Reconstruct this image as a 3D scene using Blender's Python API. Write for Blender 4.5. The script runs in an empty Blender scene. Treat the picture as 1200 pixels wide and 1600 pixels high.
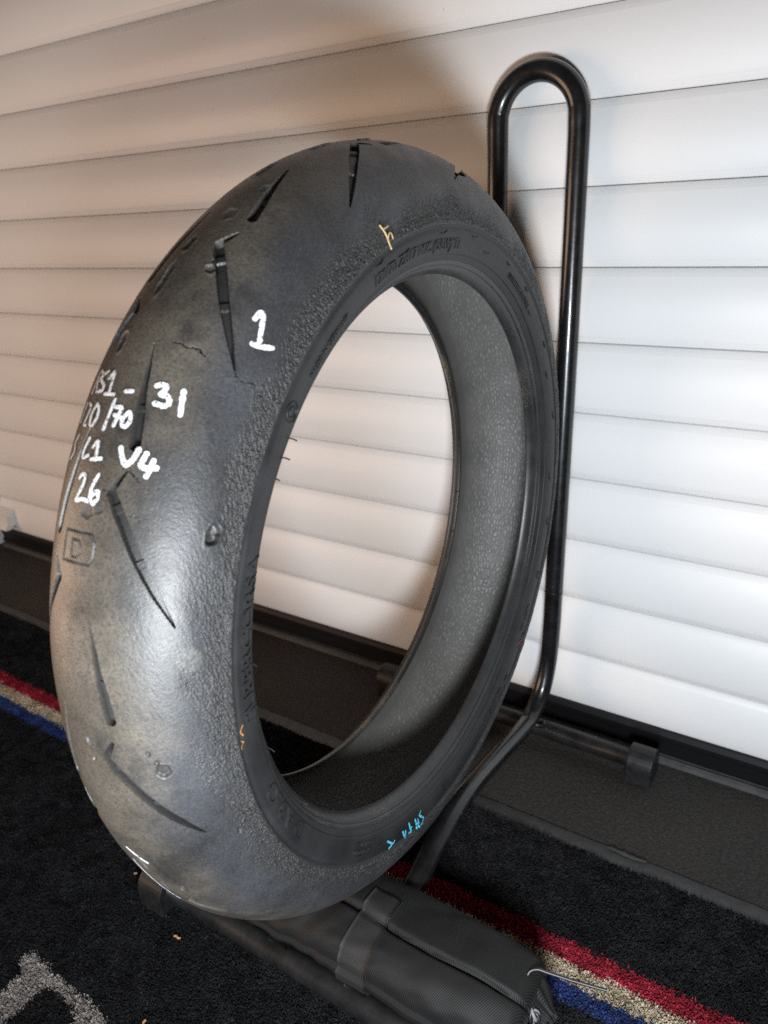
import bpy, math, random
import numpy as np
from mathutils import Vector, Matrix
R = math.radians
random.seed(7); rng = np.random.default_rng(11)
scn = bpy.context.scene
COL = scn.collection

# ---------------------------------------------------------------- camera
CAM = np.array([0.0066, -0.7947, 0.6424])
CM = np.array([[0.8358, 0.5465, -0.0524], [-0.1663, 0.3431, 0.9245], [-0.5232, 0.7640, -0.3776]])
cd = bpy.data.cameras.new('camera'); cam = bpy.data.objects.new('camera', cd); COL.objects.link(cam)
cm = Matrix((CM[0], CM[1], -CM[2])).transposed().to_4x4()
cm.translation = Vector(CAM); cam.matrix_world = cm
cd.sensor_fit = 'VERTICAL'; cd.sensor_height = 24.0; cd.lens = 1189.56 / 1600 * 24.0
cd.clip_start = 0.01; cd.clip_end = 50
cd.dof.use_dof = True; cd.dof.focus_distance = 0.58; cd.dof.aperture_fstop = 6.0
scn.camera = cam

# ---------------------------------------------------------------- light
wd = bpy.data.worlds.new('World'); scn.world = wd; wd.use_nodes = True
bg = wd.node_tree.nodes['Background']
bg.inputs[0].default_value = (1.0, 0.80, 0.66, 1); bg.inputs[1].default_value = 0.06
def area(name, loc, target, size, power, color, sy=None):
    l = bpy.data.lights.new(name, 'AREA'); l.energy = power; l.color = color; l.size = size
    if sy: l.shape = 'RECTANGLE'; l.size_y = sy
    o = bpy.data.objects.new(name, l); COL.objects.link(o); o.location = loc
    d = Vector(target) - Vector(loc); o.rotation_euler = d.to_track_quat('-Z', 'Y').to_euler()
    return o
area('key_lamp', (0.05, -0.85, 0.415), (-0.30, -0.1, 0.40), 0.10, 6.2, (0.92, 0.965, 1.0))
area('warm_room_lamp', (-1.62, -1.20, 0.26), (-0.35, -0.74, 0.40), 1.0, 14.0, (1.0, 0.67, 0.46))
area('sheen_fill', (0.12, -1.42, 0.20), (-0.30, -0.3, 0.30), 0.24, 3.8, (0.70, 0.84, 1.0))  # added unseen cool light, low in front, to give the tread its sheen
scn.cycles.use_denoising = False
scn.view_settings.view_transform = 'Standard'; scn.view_settings.look = 'None'
scn.view_settings.exposure = 0.24; scn.view_settings.gamma = 1

# ---------------------------------------------------------------- helpers
def link(o, parent=None):
    COL.objects.link(o)
    if parent: o.parent = parent
    return o
def tag(o, label=None, cat=None, group=None, kind=None):
    if label: o['label'] = label
    if cat: o['category'] = cat
    if group: o['group'] = group
    if kind: o['kind'] = kind
    return o
def empty(name, loc=(0, 0, 0), label=None, cat=None, group=None):
    o = bpy.data.objects.new(name, None); o.empty_display_size = 0.05; o.location = loc
    COL.objects.link(o); return tag(o, label, cat, group)
def mesh_np(name, V, F, mat, parent=None, smooth=True, attrs=None):
    """V (n,3); F (m,k) int with constant k, or list of tuples"""
    me = bpy.data.meshes.new(name)
    if isinstance(F, np.ndarray):
        k = F.shape[1]; m = len(F)
        me.vertices.add(len(V)); me.vertices.foreach_set('co', np.ascontiguousarray(V, np.float32).ravel())
        me.loops.add(m * k); me.loops.foreach_set('vertex_index', np.ascontiguousarray(F, np.int32).ravel())
        me.polygons.add(m); me.polygons.foreach_set('loop_start', np.arange(0, m * k, k, dtype=np.int32))
        me.update(calc_edges=True)
    else:
        me.from_pydata([tuple(map(float, v)) for v in V], [], [tuple(f) for f in F]); me.update()
    if smooth: me.polygons.foreach_set('use_smooth', np.ones(len(me.polygons), bool))
    if attrs:
        for k_, a in attrs.items():
            at = me.attributes.new(k_, 'FLOAT', 'POINT'); at.data.foreach_set('value', np.ascontiguousarray(a, np.float32).ravel())
    if mat: me.materials.append(mat)
    me.validate()
    return link(bpy.data.objects.new(name, me), parent)
def gridF(n, m, wrapn=False, wrapm=False):
    i = np.arange(n if wrapn else n - 1)[:, None]; j = np.arange(m if wrapm else m - 1)[None, :]
    i2 = (i + 1) % n; j2 = (j + 1) % m
    return np.stack([i * m + j, i2 * m + j, i2 * m + j2, i * m + j2], -1).reshape(-1, 4)
def grid_obj(name, P, mat, parent=None, wrapn=False, wrapm=False, flip=False, attrs=None, smooth=True):
    n, m = P.shape[:2]; F = gridF(n, m, wrapn, wrapm)
    if flip: F = F[:, ::-1]
    return mesh_np(name, P.reshape(-1, 3), F, mat, parent, smooth, attrs)
def vnoise(x, y, seed=0):
    r = np.random.default_rng(seed).random((256, 256))
    xi = np.floor(x).astype(int); yi = np.floor(y).astype(int); fx = x - xi; fy = y - yi
    fx = fx * fx * (3 - 2 * fx); fy = fy * fy * (3 - 2 * fy)
    a = r[xi % 256, yi % 256]; b = r[(xi + 1) % 256, yi % 256]; c = r[xi % 256, (yi + 1) % 256]; d = r[(xi + 1) % 256, (yi + 1) % 256]
    return (a * (1 - fx) + b * fx) * (1 - fy) + (c * (1 - fx) + d * fx) * fy
def sstep(a, b, x):
    t = np.clip((x - a) / (b - a), 0, 1); return t * t * (3 - 2 * t)
def catmull(pts, n=8, closed=False):
    P = np.array(pts, float); out = []
    N = len(P)
    if N < 3 and not closed:
        return np.array([P[0] + (P[-1] - P[0]) * t for t in np.linspace(0, 1, n + 1)])
    for i in range(N if closed else N - 1):
        g = (lambda k: P[k % N]) if closed else (lambda k: P[min(max(k, 0), N - 1)])
        p0, p1, p2, p3 = g(i - 1), g(i), g(i + 1), g(i + 2)
        for t in np.linspace(0, 1, n, endpoint=False):
            out.append(.5 * ((2 * p1) + (-p0 + p2) * t + (2 * p0 - 5 * p1 + 4 * p2 - p3) * t * t + (-p0 + 3 * p1 - 3 * p2 + p3) * t ** 3))
    if not closed: out.append(P[-1])
    return np.array(out)
def tube_pts(path, r, seg=20):
    P = np.array(path, float); T = np.gradient(P, axis=0); T /= np.linalg.norm(T, axis=1)[:, None]
    up = np.array([0, 0, 1.]) if abs(T[0][2]) < .9 else np.array([1., 0, 0])
    n = np.cross(T[0], up); n /= np.linalg.norm(n); rings = []
    rr = np.broadcast_to(np.asarray(r, float), (len(P),))
    a = np.linspace(0, 2 * np.pi, seg, endpoint=False)
    for i in range(len(P)):
        n = n - T[i] * (n @ T[i]); n /= np.linalg.norm(n); b = np.cross(T[i], n)
        rings.append(P[i] + rr[i] * (np.cos(a)[:, None] * n + np.sin(a)[:, None] * b))
    return np.array(rings)
def tube(name, path, r, mat, parent=None, seg=20, caps=True):
    Q = tube_pts(path, r, seg); n = len(Q); F = [tuple(f) for f in gridF(n, seg, False, True)]
    if caps: F += [tuple(range(seg))[::-1], tuple(range((n - 1) * seg, n * seg))]
    return mesh_np(name, Q.reshape(-1, 3), F, mat, parent)
def box(name, lo, hi, mat, parent=None, bevel=0.0, seg=2):
    x0, y0, z0 = lo; x1, y1, z1 = hi
    V = [(x0, y0, z0), (x1, y0, z0), (x1, y1, z0), (x0, y1, z0), (x0, y0, z1), (x1, y0, z1), (x1, y1, z1), (x0, y1, z1)]
    F = [(0, 3, 2, 1), (4, 5, 6, 7), (0, 1, 5, 4), (1, 2, 6, 5), (2, 3, 7, 6), (3, 0, 4, 7)]
    o = mesh_np(name, V, F, mat, parent, smooth=False)
    if bevel:
        b = o.modifiers.new('bevel', 'BEVEL'); b.width = bevel; b.segments = seg
    return o
def extrude_x(name, prof, x0, x1, mat, parent=None, smooth=False):
    """closed (y,z) profile extruded in x"""
    n = len(prof); V = [(x0, y, z) for y, z in prof] + [(x1, y, z) for y, z in prof]
    F = [(i, (i + 1) % n, n + (i + 1) % n, n + i) for i in range(n)] + [tuple(range(n))[::-1], tuple(range(n, 2 * n))]
    return mesh_np(name, V, F, mat, parent, smooth=smooth)

# ---------------------------------------------------------------- materials
class NT:
    def __init__(s, name):
        s.m = bpy.data.materials.new(name); s.m.use_nodes = True; s.t = s.m.node_tree
        s.b = s.t.nodes['Principled BSDF']; s.out = s.t.nodes['Material Output']
    def n(s, ty, **k):
        nd = s.t.nodes.new(ty)
        for a, v in k.items():
            if a.startswith('i_'):
                key = a[2:].replace('_', ' ')
                nd.inputs[int(key) if key.isdigit() else key].default_value = v
            else: setattr(nd, a, v)
        return nd
    def l(s, a, b): s.t.links.new(a, b)
    def set(s, **k):
        for a, v in k.items(): s.b.inputs[a.replace('_', ' ')].default_value = v
    def coord(s, scale=(1, 1, 1), kind='Object', rot=(0, 0, 0)):
        tc = s.n('ShaderNodeTexCoord'); mp = s.n('ShaderNodeMapping'); mp.inputs['Scale'].default_value = scale; mp.inputs['Rotation'].default_value = rot
        s.l(tc.outputs[kind], mp.inputs[0]); return mp.outputs[0]
    def noise(s, vec, scale, detail=4, rough=.55):
        nd = s.n('ShaderNodeTexNoise'); nd.inputs['Scale'].default_value = scale; nd.inputs['Detail'].default_value = detail; nd.inputs['Roughness'].default_value = rough
        s.l(vec, nd.inputs['Vector']); return nd.outputs['Fac']
    def ramp(s, fac, stops):
        nd = s.n('ShaderNodeValToRGB'); el = nd.color_ramp.elements
        while len(el) > 1: el.remove(el[-1])
        el[0].position = stops[0][0]; el[0].color = (*stops[0][1], 1)
        for p, c in stops[1:]: e = el.new(p); e.color = (*c, 1)
        s.l(fac, nd.inputs[0]); return nd.outputs[0]
    def math(s, op, a, b=None, c=None):
        nd = s.n('ShaderNodeMath', operation=op)
        for i, x in enumerate((a, b, c)):
            if x is None: continue
            if isinstance(x, (int, float)): nd.inputs[i].default_value = x
            else: s.l(x, nd.inputs[i])
        return nd.outputs[0]
    def mix(s, fac, a, b):
        nd = s.n('ShaderNodeMix', data_type='RGBA')
        for i, x in ((0, fac), (6, a), (7, b)):
            if isinstance(x, (int, float)): nd.inputs[i].default_value = x
            elif isinstance(x, tuple): nd.inputs[i].default_value = (*x, 1)
            else: s.l(x, nd.inputs[i])
        return nd.outputs[2]
    def bump(s, h, strength=.5, dist=.001, prev=None):
        nd = s.n('ShaderNodeBump'); nd.inputs['Strength'].default_value = strength; nd.inputs['Distance'].default_value = dist
        s.l(h, nd.inputs['Height'])
        if prev: s.l(prev, nd.inputs['Normal'])
        return nd.outputs[0]
    def attr(s, name):
        nd = s.n('ShaderNodeAttribute'); nd.attribute_name = name; return nd.outputs['Fac']
    def col(s, c): s.l(c, s.b.inputs['Base Color'])
    def rough(s, c): s.l(c, s.b.inputs['Roughness'])
    def nrm(s, c): s.l(c, s.b.inputs['Normal'])

def g3(v): return (v, v, v)
def m_plain(name, col, rough=.5, spec=.5, metal=0):
    t = NT(name); t.set(Base_Color=(*col, 1), Roughness=rough, Metallic=metal); t.b.inputs['Specular IOR Level'].default_value = spec
    return t.m

# door white paint
t = NT('door_paint'); v = t.coord(); vs = t.coord((.6, 1, 14))
n1 = t.noise(vs, 6, 5); n2 = t.noise(v, 900, 2); n3 = t.noise(v, 9, 4)
sm = t.noise(t.coord((.5, 1, 3)), 11, 6, .65); sk = t.noise(t.coord((4, 1, 160)), 5, 3, .6)
dc = t.mix(t.math('MULTIPLY', n3, .5), (.80, .80, .80), (.70, .695, .685))
dc = t.mix(t.math('MULTIPLY', t.math('GREATER_THAN', sm, .66), .10), dc, (.45, .42, .38))
dc = t.mix(t.math('MULTIPLY', t.math('GREATER_THAN', sk, .745), .22), dc, (.40, .39, .38))
dc = t.mix(t.math('MULTIPLY', t.math('GREATER_THAN', t.noise(v, 120, 0), .875), .35), dc, (.35, .32, .28))
t.col(dc)
t.rough(t.math('MULTIPLY_ADD', n1, .12, .36)); t.nrm(t.bump(n2, .12, .0004))
t.b.inputs['Specular IOR Level'].default_value = .5
M_door = t.m
M_white = m_plain('white_plastic', (.72, .70, .67), .4)
M_seal = m_plain('seal_rubber', (.004, .004, .005), .5, .25)
# floor: dark gritty rubber sheet
t = NT('floor_rubber'); v = t.coord()
a = t.noise(v, 260, 3, .7); b = t.noise(v, 7, 5); vo = t.n('ShaderNodeTexVoronoi', i_Scale=520.0); t.l(v, vo.inputs['Vector'])
spk = t.math('GREATER_THAN', t.noise(v, 330, 1), .735)
c1 = t.ramp(a, [(.3, (.015, .014, .013)), (.7, (.050, .046, .043))])
c1 = t.mix(t.math('MULTIPLY', t.math('SUBTRACT', b, .42), 1.6), c1, (.05, .045, .041))
t.col(t.mix(t.math('MULTIPLY', spk, .55), c1, (.16, .15, .14)))
t.set(Roughness=.7); t.b.inputs['Specular IOR Level'].default_value = .2; t.nrm(t.bump(vo.outputs[0], .7, .0012, t.bump(a, .5, .0012)))
M_floor = t.m
t = NT('mat_edge_rubber'); v = t.coord((1, 60, 1)); nn = t.noise(t.coord(), 90, 4)
t.col(t.ramp(nn, [(.3, g3(.034)), (.75, g3(.060))])); t.set(Roughness=.6); t.nrm(t.bump(t.noise(v, 40, 2), .3, .0006))
M_matedge = t.m
M_back = m_plain('mat_backing', (.006, .006, .007), .95, .1)
def m_pile(name, dark, light):
    t = NT(name); t.col(t.mix(t.attr('tint'), dark, light)); t.set(Roughness=.75)
    t.b.inputs['Specular IOR Level'].default_value = .15
    t.b.inputs['Sheen Weight'].default_value = .04
    return t.m
M_pile = {'black': m_pile('pile_black', (.0022, .0022, .0027), (.032, .032, .036)), 'red': m_pile('pile_red', (.20, .009, .018), (.60, .040, .080)),
          'beige': m_pile('pile_beige', (.40, .33, .23), (.78, .67, .51)), 'blue': m_pile('pile_blue', (.012, .024, .10), (.05, .09, .30)),
          'grey': m_pile('pile_grey', (.22, .195, .18), (.55, .50, .46))}
# stand: black powder coat
t = NT('black_enamel'); v = t.coord(); nn = t.noise(v, 55, 6, .7); ns = t.noise(t.coord((1, 1, 1)), 400, 2)
ch = t.math('GREATER_THAN', t.noise(t.coord((1, 1, .35)), 150, 4, .7), .70)
t.col(t.mix(t.math('MULTIPLY', ch, .6), t.ramp(nn, [(.35, (.0045, .0045, .005)), (.72, (.012, .012, .013))]), (.07, .068, .065)))
t.rough(t.math('ADD', t.math('MULTIPLY_ADD', nn, .26, .15), t.math('MULTIPLY', ch, .25))); t.nrm(t.bump(ns, .06, .0005))
t.b.inputs['Coat Weight'].default_value = .25
M_enamel = t.m
t = NT('worn_enamel'); v = t.coord(); nn = t.noise(v, 45, 6, .7); ns = t.noise(v, 300, 3)
t.col(t.ramp(nn, [(.35, (.008, .008, .0085)), (.72, (.022, .022, .023))])); t.rough(t.math('MULTIPLY_ADD', nn, .12, .30)); t.nrm(t.bump(ns, .05, .0004)); t.b.inputs['Specular IOR Level'].default_value = .4
M_bar = t.m
t = NT('cap_rubber'); v = t.coord(); nn = t.noise(v, 80, 5, .65)
t.col(t.ramp(nn, [(.3, (.009, .009, .010)), (.75, (.026, .026, .027))])); t.rough(t.math('MULTIPLY_ADD', nn, .3, .28)); t.nrm(t.bump(nn, .1, .001)); t.b.inputs['Specular IOR Level'].default_value = .3
M_cap = t.m
# tread rubber (object space = tyre centre)
t = NT('tread_rubber'); v = t.coord()
gr = t.attr('grain'); sc = t.attr('scuff')
n1 = t.noise(v, 16, 6, .6); n2 = t.noise(v, 55, 5, .6); n3 = t.noise(v, 700, 3, .7); n4 = t.noise(v, 1500, 2, .7)
base = t.ramp(n1, [(.30, (.014, .0148, .017)), (.48, (.036, .038, .045)), (.74, (.062, .065, .075))])  # blue-grey cast: cool sheen of the light put into the rubber colour
dust = t.ramp(n1, [(.32, (.030, .025, .021)), (.46, (.115, .094, .070)), (.70, (.195, .162, .122))])
base = t.mix(t.math('MULTIPLY', t.attr('crown'), .85), base, dust)
smg = t.n('ShaderNodeMapRange', i_1=.56, i_2=.68); t.l(t.noise(v, 21, 5, .62), smg.inputs[0])
base = t.mix(t.math('MULTIPLY', smg.outputs[0], .75), base, (.020, .020, .022))
base = t.mix(t.math('MULTIPLY', t.math('SUBTRACT', n2, .35), .8), base, (.030, .030, .031))
base = t.mix(t.math('MULTIPLY', gr, .75), base, (.022, .021, .020))
spk = t.math('MULTIPLY', t.math('GREATER_THAN', t.noise(v, 620, 1), .775), .6)
base = t.mix(spk, base, (.17, .16, .135))
wn = t.n('ShaderNodeTexVoronoi', i_Scale=1050.0); t.l(v, wn.inputs['Vector']); wsep = t.n('ShaderNodeSeparateColor'); t.l(wn.outputs['Color'], wsep.inputs[0])
base = t.mix(t.math('MULTIPLY', t.math('POWER', wsep.outputs[0], 1.6), .55), base, (.014, .014, .014))
base = t.mix(t.math('MULTIPLY', t.math('POWER', wsep.outputs[1], 3.0), .20), base, (.12, .11, .095))
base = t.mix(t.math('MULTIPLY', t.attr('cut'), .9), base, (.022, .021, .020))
base = t.mix(sc, base, (.20, .19, .17))
vo = t.n('ShaderNodeTexVoronoi', i_Scale=620.0); t.l(v, vo.inputs['Vector'])
t.col(base)
t.rough(t.math('MULTIPLY_ADD', n2, .22, .33))
bh = t.math('MULTIPLY', n3, t.math('MULTIPLY_ADD', gr, 1.7, .32))
nb = t.bump(bh, .6, .0012); nb = t.bump(t.math('MULTIPLY', vo.outputs[0], t.math('MULTIPLY_ADD', gr, 1.2, .05)), .5, .0011, nb); nb = t.bump(n4, .25, .0004, nb)
t.nrm(nb); t.b.inputs['Specular IOR Level'].default_value = .62
M_tread = t.m
t = NT('sidewall_rubber'); v = t.coord(); n1 = t.noise(v, 30, 6, .6); n2 = t.noise(v, 420, 3, .6)
t.col(t.ramp(n1, [(.3, (.010, .0103, .0113)), (.7, (.022, .0224, .0235))])); t.b.inputs['Specular IOR Level'].default_value = .4; t.rough(t.math('MULTIPLY_ADD', n1, .25, .36)); t.nrm(t.bump(n2, .12, .0005))
M_side = t.m
t = NT('bead_rubber'); v = t.coord(); n1 = t.noise(v, 24, 5, .6); n2 = t.noise(v, 900, 3, .7); n3 = t.noise(v, 8, 3)
dirt = t.math('MULTIPLY', t.math('GREATER_THAN', t.math('ADD', t.math('MULTIPLY', n2, .6), n3), .94), .55)
c1 = t.ramp(n1, [(.3, (.012, .012, .013)), (.7, (.03, .03, .03))]); t.col(t.mix(dirt, c1, (.16, .135, .09)))
t.rough(t.math('MULTIPLY_ADD', n1, .3, .22)); t.nrm(t.bump(n2, .25, .0005))
M_bead = t.m
# inner liner: pebbled, attributes along the circumference / across
t = NT('liner_rubber'); at = t.n('ShaderNodeAttribute'); at.attribute_name = 'uvx'; at2 = t.n('ShaderNodeAttribute'); at2.attribute_name = 'uvy'
cb = t.n('ShaderNodeCombineXYZ'); t.l(t.math('MULTIPLY', at.outputs['Fac'], 150), cb.inputs[0]); t.l(t.math('MULTIPLY', at2.outputs['Fac'], 300), cb.inputs[1])
vo = t.n('ShaderNodeTexVoronoi', feature='DISTANCE_TO_EDGE', i_Scale=1.0, i_Randomness=.75); t.l(cb.outputs[0], vo.inputs['Vector'])
peb = t.math('MULTIPLY', t.math('MINIMUM', vo.outputs[0], .35), t.attr('peb'))
n1 = t.noise(t.coord(), 25, 5)
cc = t.mix(t.math('MULTIPLY', peb, 2.6), t.ramp(n1, [(.3, (.085, .082, .078)), (.7, (.125, .120, .113))]), (.165, .158, .149))
t.col(cc); t.rough(t.math('MULTIPLY_ADD', peb, -.15, .52)); t.nrm(t.bump(peb, .8, .0016))
M_liner = t.m
def m_ink(name, c, n_scale=900):
    t = NT(name); nn = t.noise(t.coord(), n_scale, 3, .7)
    t.col(t.mix(t.math('MULTIPLY', t.math('GREATER_THAN', nn, .60), .45), c, tuple(x * .45 + .05 for x in c))); t.set(Roughness=.65); t.nrm(t.bump(nn, .3, .0006))
    sk_ = t.noise(t.coord(), 780, 2, .6); t.l(t.math('SUBTRACT', 1.0, t.math('MULTIPLY', t.math('GREATER_THAN', sk_, .60), .9)), t.b.inputs['Alpha']); return t.m
M_ink = m_ink('white_marker', (.80, .80, .79)); M_blue = m_ink('blue_crayon', (.09, .48, .68)); M_orange = m_ink('orange_crayon', (.34, .15, .04)); M_red = m_ink('red_crayon', (.22, .02, .02))
# bag cloth
t = NT('bag_nylon'); v = t.coord()
def weave(rot, sc):
    w = t.n('ShaderNodeTexWave', wave_type='BANDS', bands_direction='X', i_Scale=sc, i_Distortion=.4); t.l(t.coord(kind='Object', rot=rot), w.inputs['Vector']); return w.outputs['Fac']
w1 = weave((0, 0, R(28)), 230); w2 = weave((0, 0, R(118)), 210); nn = t.noise(v, 28, 5)
h = t.math('ADD', w1, t.math('MULTIPLY', w2, .5))
c1 = t.ramp(nn, [(.3, (.004, .004, .004)), (.7, (.008, .0079, .0078))]); t.col(t.mix(t.math('MULTIPLY', t.math('SUBTRACT', w1, .25), .95), c1, (.021, .0208, .0205)))
t.set(Roughness=.62); t.nrm(t.bump(h, .3, .0006)); t.b.inputs['Specular IOR Level'].default_value = .3
M_bag = t.m
t = NT('webbing'); w = t.n('ShaderNodeTexWave', wave_type='BANDS', bands_direction='X', i_Scale=260.0, i_Distortion=.8); t.l(t.coord(rot=(0, 0, R(50))), w.inputs['Vector'])
w2_ = t.n('ShaderNodeTexWave', wave_type='BANDS', bands_direction='X', i_Scale=260.0, i_Distortion=.8); t.l(t.coord(rot=(0, 0, R(-50))), w2_.inputs['Vector'])
h = t.math('MULTIPLY', w.outputs['Fac'], w2_.outputs['Fac'])
t.col(t.mix(h, (.010, .010, .010), (.032, .0318, .0315))); t.set(Roughness=.66); t.nrm(t.bump(h, .3, .0005))
M_web = t.m
M_cord = m_plain('black_cord', (.015, .015, .016), .35)
M_cordw = m_plain('grey_cord', (.22, .22, .22), .5)
M_straw = m_plain('dry_straw', (.52, .36, .16), .6)
M_chip = m_plain('wood_chip', (.50, .27, .13), .7)

# ---------------------------------------------------------------- floor
mesh_np('floor', [(-5, -6, 0), (3, -6, 0), (3, .6, 0), (-5, .6, 0)], [(0, 1, 2, 3)], M_floor, smooth=False)['kind'] = 'structure'

# ---------------------------------------------------------------- roller door
PITCH = .077; ZS0 = .5678
door = empty('roller_door', (-.5, .004, .0), 'white ribbed roller door with horizontal slats behind the tyre', 'roller door')
prof = [(.007, .0), (.0025, -.0004), (.0008, -.0012), (-.0002, -.0060), (-.0012, -.0072)]
for q in np.linspace(0, 1, 15):
    zz = -.0085 - q * .0600; prof.append((-.0016 - .0048 * (1 - (2 * q - 1) ** 2) - .0004 * q, zz))
prof += [(-.0012, -.0700), (.0004, -.0712), (.0008, -.0752), (.0026, -.0762), (.007, -.0766)]
X0d, X1d = -1.535 + .5, 1.1 + .5
def slat_mesh():
    V = []; n = len(prof)
    xs = [X0d, X1d]
    for x in xs: V += [(x, y, z) for y, z in prof]
    F = [(i, n + i, n + i + 1, i + 1) for i in range(n - 1)]
    return V, F
V, F = slat_mesh(); slat0 = mesh_np('slat', V, F, M_door, door); slat0.location = (0, 0, ZS0)
for k in range(-12, 7):
    if k == 0: continue
    o = slat0.copy(); COL.objects.link(o); o.parent = door; o.location = (0, random.uniform(-.0003, .0003), ZS0 - PITCH * k); o.rotation_euler = (random.uniform(-.004, .004), 0, 0)
# lowest slat is a little shorter: covered by the black seal
seal = extrude_x('bottom_seal', [(-.004, .036), (.012, .036), (.012, 0), (-.002, 0), (-.004, .004), (-.0075, .006), (-.0075, .010), (-.0045, .012), (-.0045, .022), (-.006, .024), (-.006, .030)], X0d, X1d, M_seal, door)
seal.location = (0, -.003, 0.0)
guide = extrude_x('guide_rail', [(-.055, .0), (.03, .0), (.03, 1.6), (-.055, 1.6)], X0d - .08, X0d - .004, M_white, door)
clip = bpy.data.objects
pr = [(-.034, .050), (-.026, .062), (-.026, .076), (-.006, .088), (0, .088), (0, .044), (-.006, .044), (-.012, .056), (-.024, .048)]
extrude_x('slat_clip', pr, -1.522 + .5, -1.470 + .5, M_white, door)
strip = extrude_x('threshold_strip', [(-.018, .0), (-.017, .0045), (-.013, .007), (-.009, .0045), (-.006, .006), (-.002, .005), (0, 0)], -1.52, 1.0, M_matedge)
tag(strip, 'dark grey rubber threshold strip along the foot of the door', 'threshold')

# ---------------------------------------------------------------- floor mat
mat_ = empty('floor_mat', (-.5, -.8, 0), 'black carpet mat with red, beige and blue border stripes under the stand', 'mat')
mo = np.array([-.5, -.8, 0])
YE = -.1745
def nick(x): return .0035 * np.exp(-((x + .135) / .012) ** 2)
xs = np.linspace(-2.2, .6, 700)
rowp = [(0, -.001), (.0, .0016), (-.0008, .0026), (-.0215, .0034), (-.023, .0036), (-.030, .003)]
P = np.zeros((len(xs), len(rowp), 3))
wob = (vnoise(xs * 60, xs * 0, 3) - .5) * .0008
for j, (dy, dz) in enumerate(rowp):
    P[:, j] = np.stack([xs, YE + dy - nick(xs) * (dy > -.02) + wob, np.full_like(xs, dz)], 1)
grid_obj('rubber_border', P - mo, M_matedge, mat_)
# torn lip of rubber
tp = []
for q in np.linspace(0, 1, 40):
    x = -.157 + .040 * q; e_ = math.sin(math.pi * q) ** .6
    n_a, n_b, n_c = (float(vnoise(np.array([q * 9.0 + o]), np.array([.5]), 77)[0]) - .5 for o in (0, 20, 40))
    tp.append([(x, YE - .0030 - .003 * e_ * (n_a + .5), .0031), (x + .0015 * n_b, YE - .0012 + .004 * n_b, .0034 + e_ * (.0010 + .0045 * abs(n_c))), (x, YE + .0012 * n_c * e_ + .0004, .0010)])
grid_obj('torn_edge', np.array(tp) - mo, M_matedge, mat_)
mesh_np('backing', np.array([(-2.2, -2.6, .003), (.6, -2.6, .003), (.6, YE - .026, .003), (-2.2, YE - .026, .003)]) - mo, [(0, 1, 2, 3)], M_back, mat_, smooth=False)
# pile: clipped to what the picture could plausibly see
sp = .0021
gx, gy = np.meshgrid(np.arange(-1.35, .12, sp), np.arange(-.80, -.197, sp), indexing='ij')
gx = gx.ravel() + rng.uniform(-.5, .5, gx.size) * sp; gy = gy.ravel() + rng.uniform(-.5, .5, gy.size) * sp
Q = np.stack([gx, gy, np.full_like(gx, .006)], 1) - CAM; Q = Q @ CM.T
u_ = 600 + 1189.56 * Q[:, 0] / Q[:, 2]; v_ = 800 - 1189.56 * Q[:, 1] / Q[:, 2]
keep = (Q[:, 2] > .1) & (u_ > -140) & (u_ < 1340) & (v_ < 1740) & (v_ > 700)
gx, gy = gx[keep], gy[keep]
jit = rng.normal(0, .0011, gx.size)
yy = gy + jit - (.0034 * gx)
LET = [(-.5775, -.5800), (-.5741, -.5705), (-.5419, -.5728), (-.5114, -.5740), (-.478, -.5720), (-.458, -.5775), (-.447, -.593), (-.444, -.62), (-.444, -.70), (-.467, -.70), (-.467, -.62), (-.471, -.602), (-.4805, -.5913), (-.4927, -.5840), (-.5204, -.5826), (-.533, -.5838), (-.5335, -.62), (-.5335, -.72), (-.5625, -.72), (-.5622, -.6111), (-.5610, -.5895)]
def inpoly(x, y, poly):
    c = np.zeros(x.shape, bool); n = len(poly)
    for i in range(n):
        x1, y1 = poly[i]; x2, y2 = poly[(i + 1) % n]
        hit = ((y1 > y) != (y2 > y)) & (x < (x2 - x1) * (y - y1) / (y2 - y1 + 1e-12) + x1); c ^= hit
    return c
cls = np.zeros(gx.size, int)
cls[(yy < -.3045) & (yy >= -.3245)] = 1; cls[(yy < -.3245) & (yy >= -.3430)] = 2; cls[(yy < -.3430) & (yy >= -.3610)] = 3
cls[inpoly(gx + jit, gy + rng.normal(0, .001, gx.size), LET)] = 4
clump = vnoise(gx * 90, gy * 90, 5)
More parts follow.
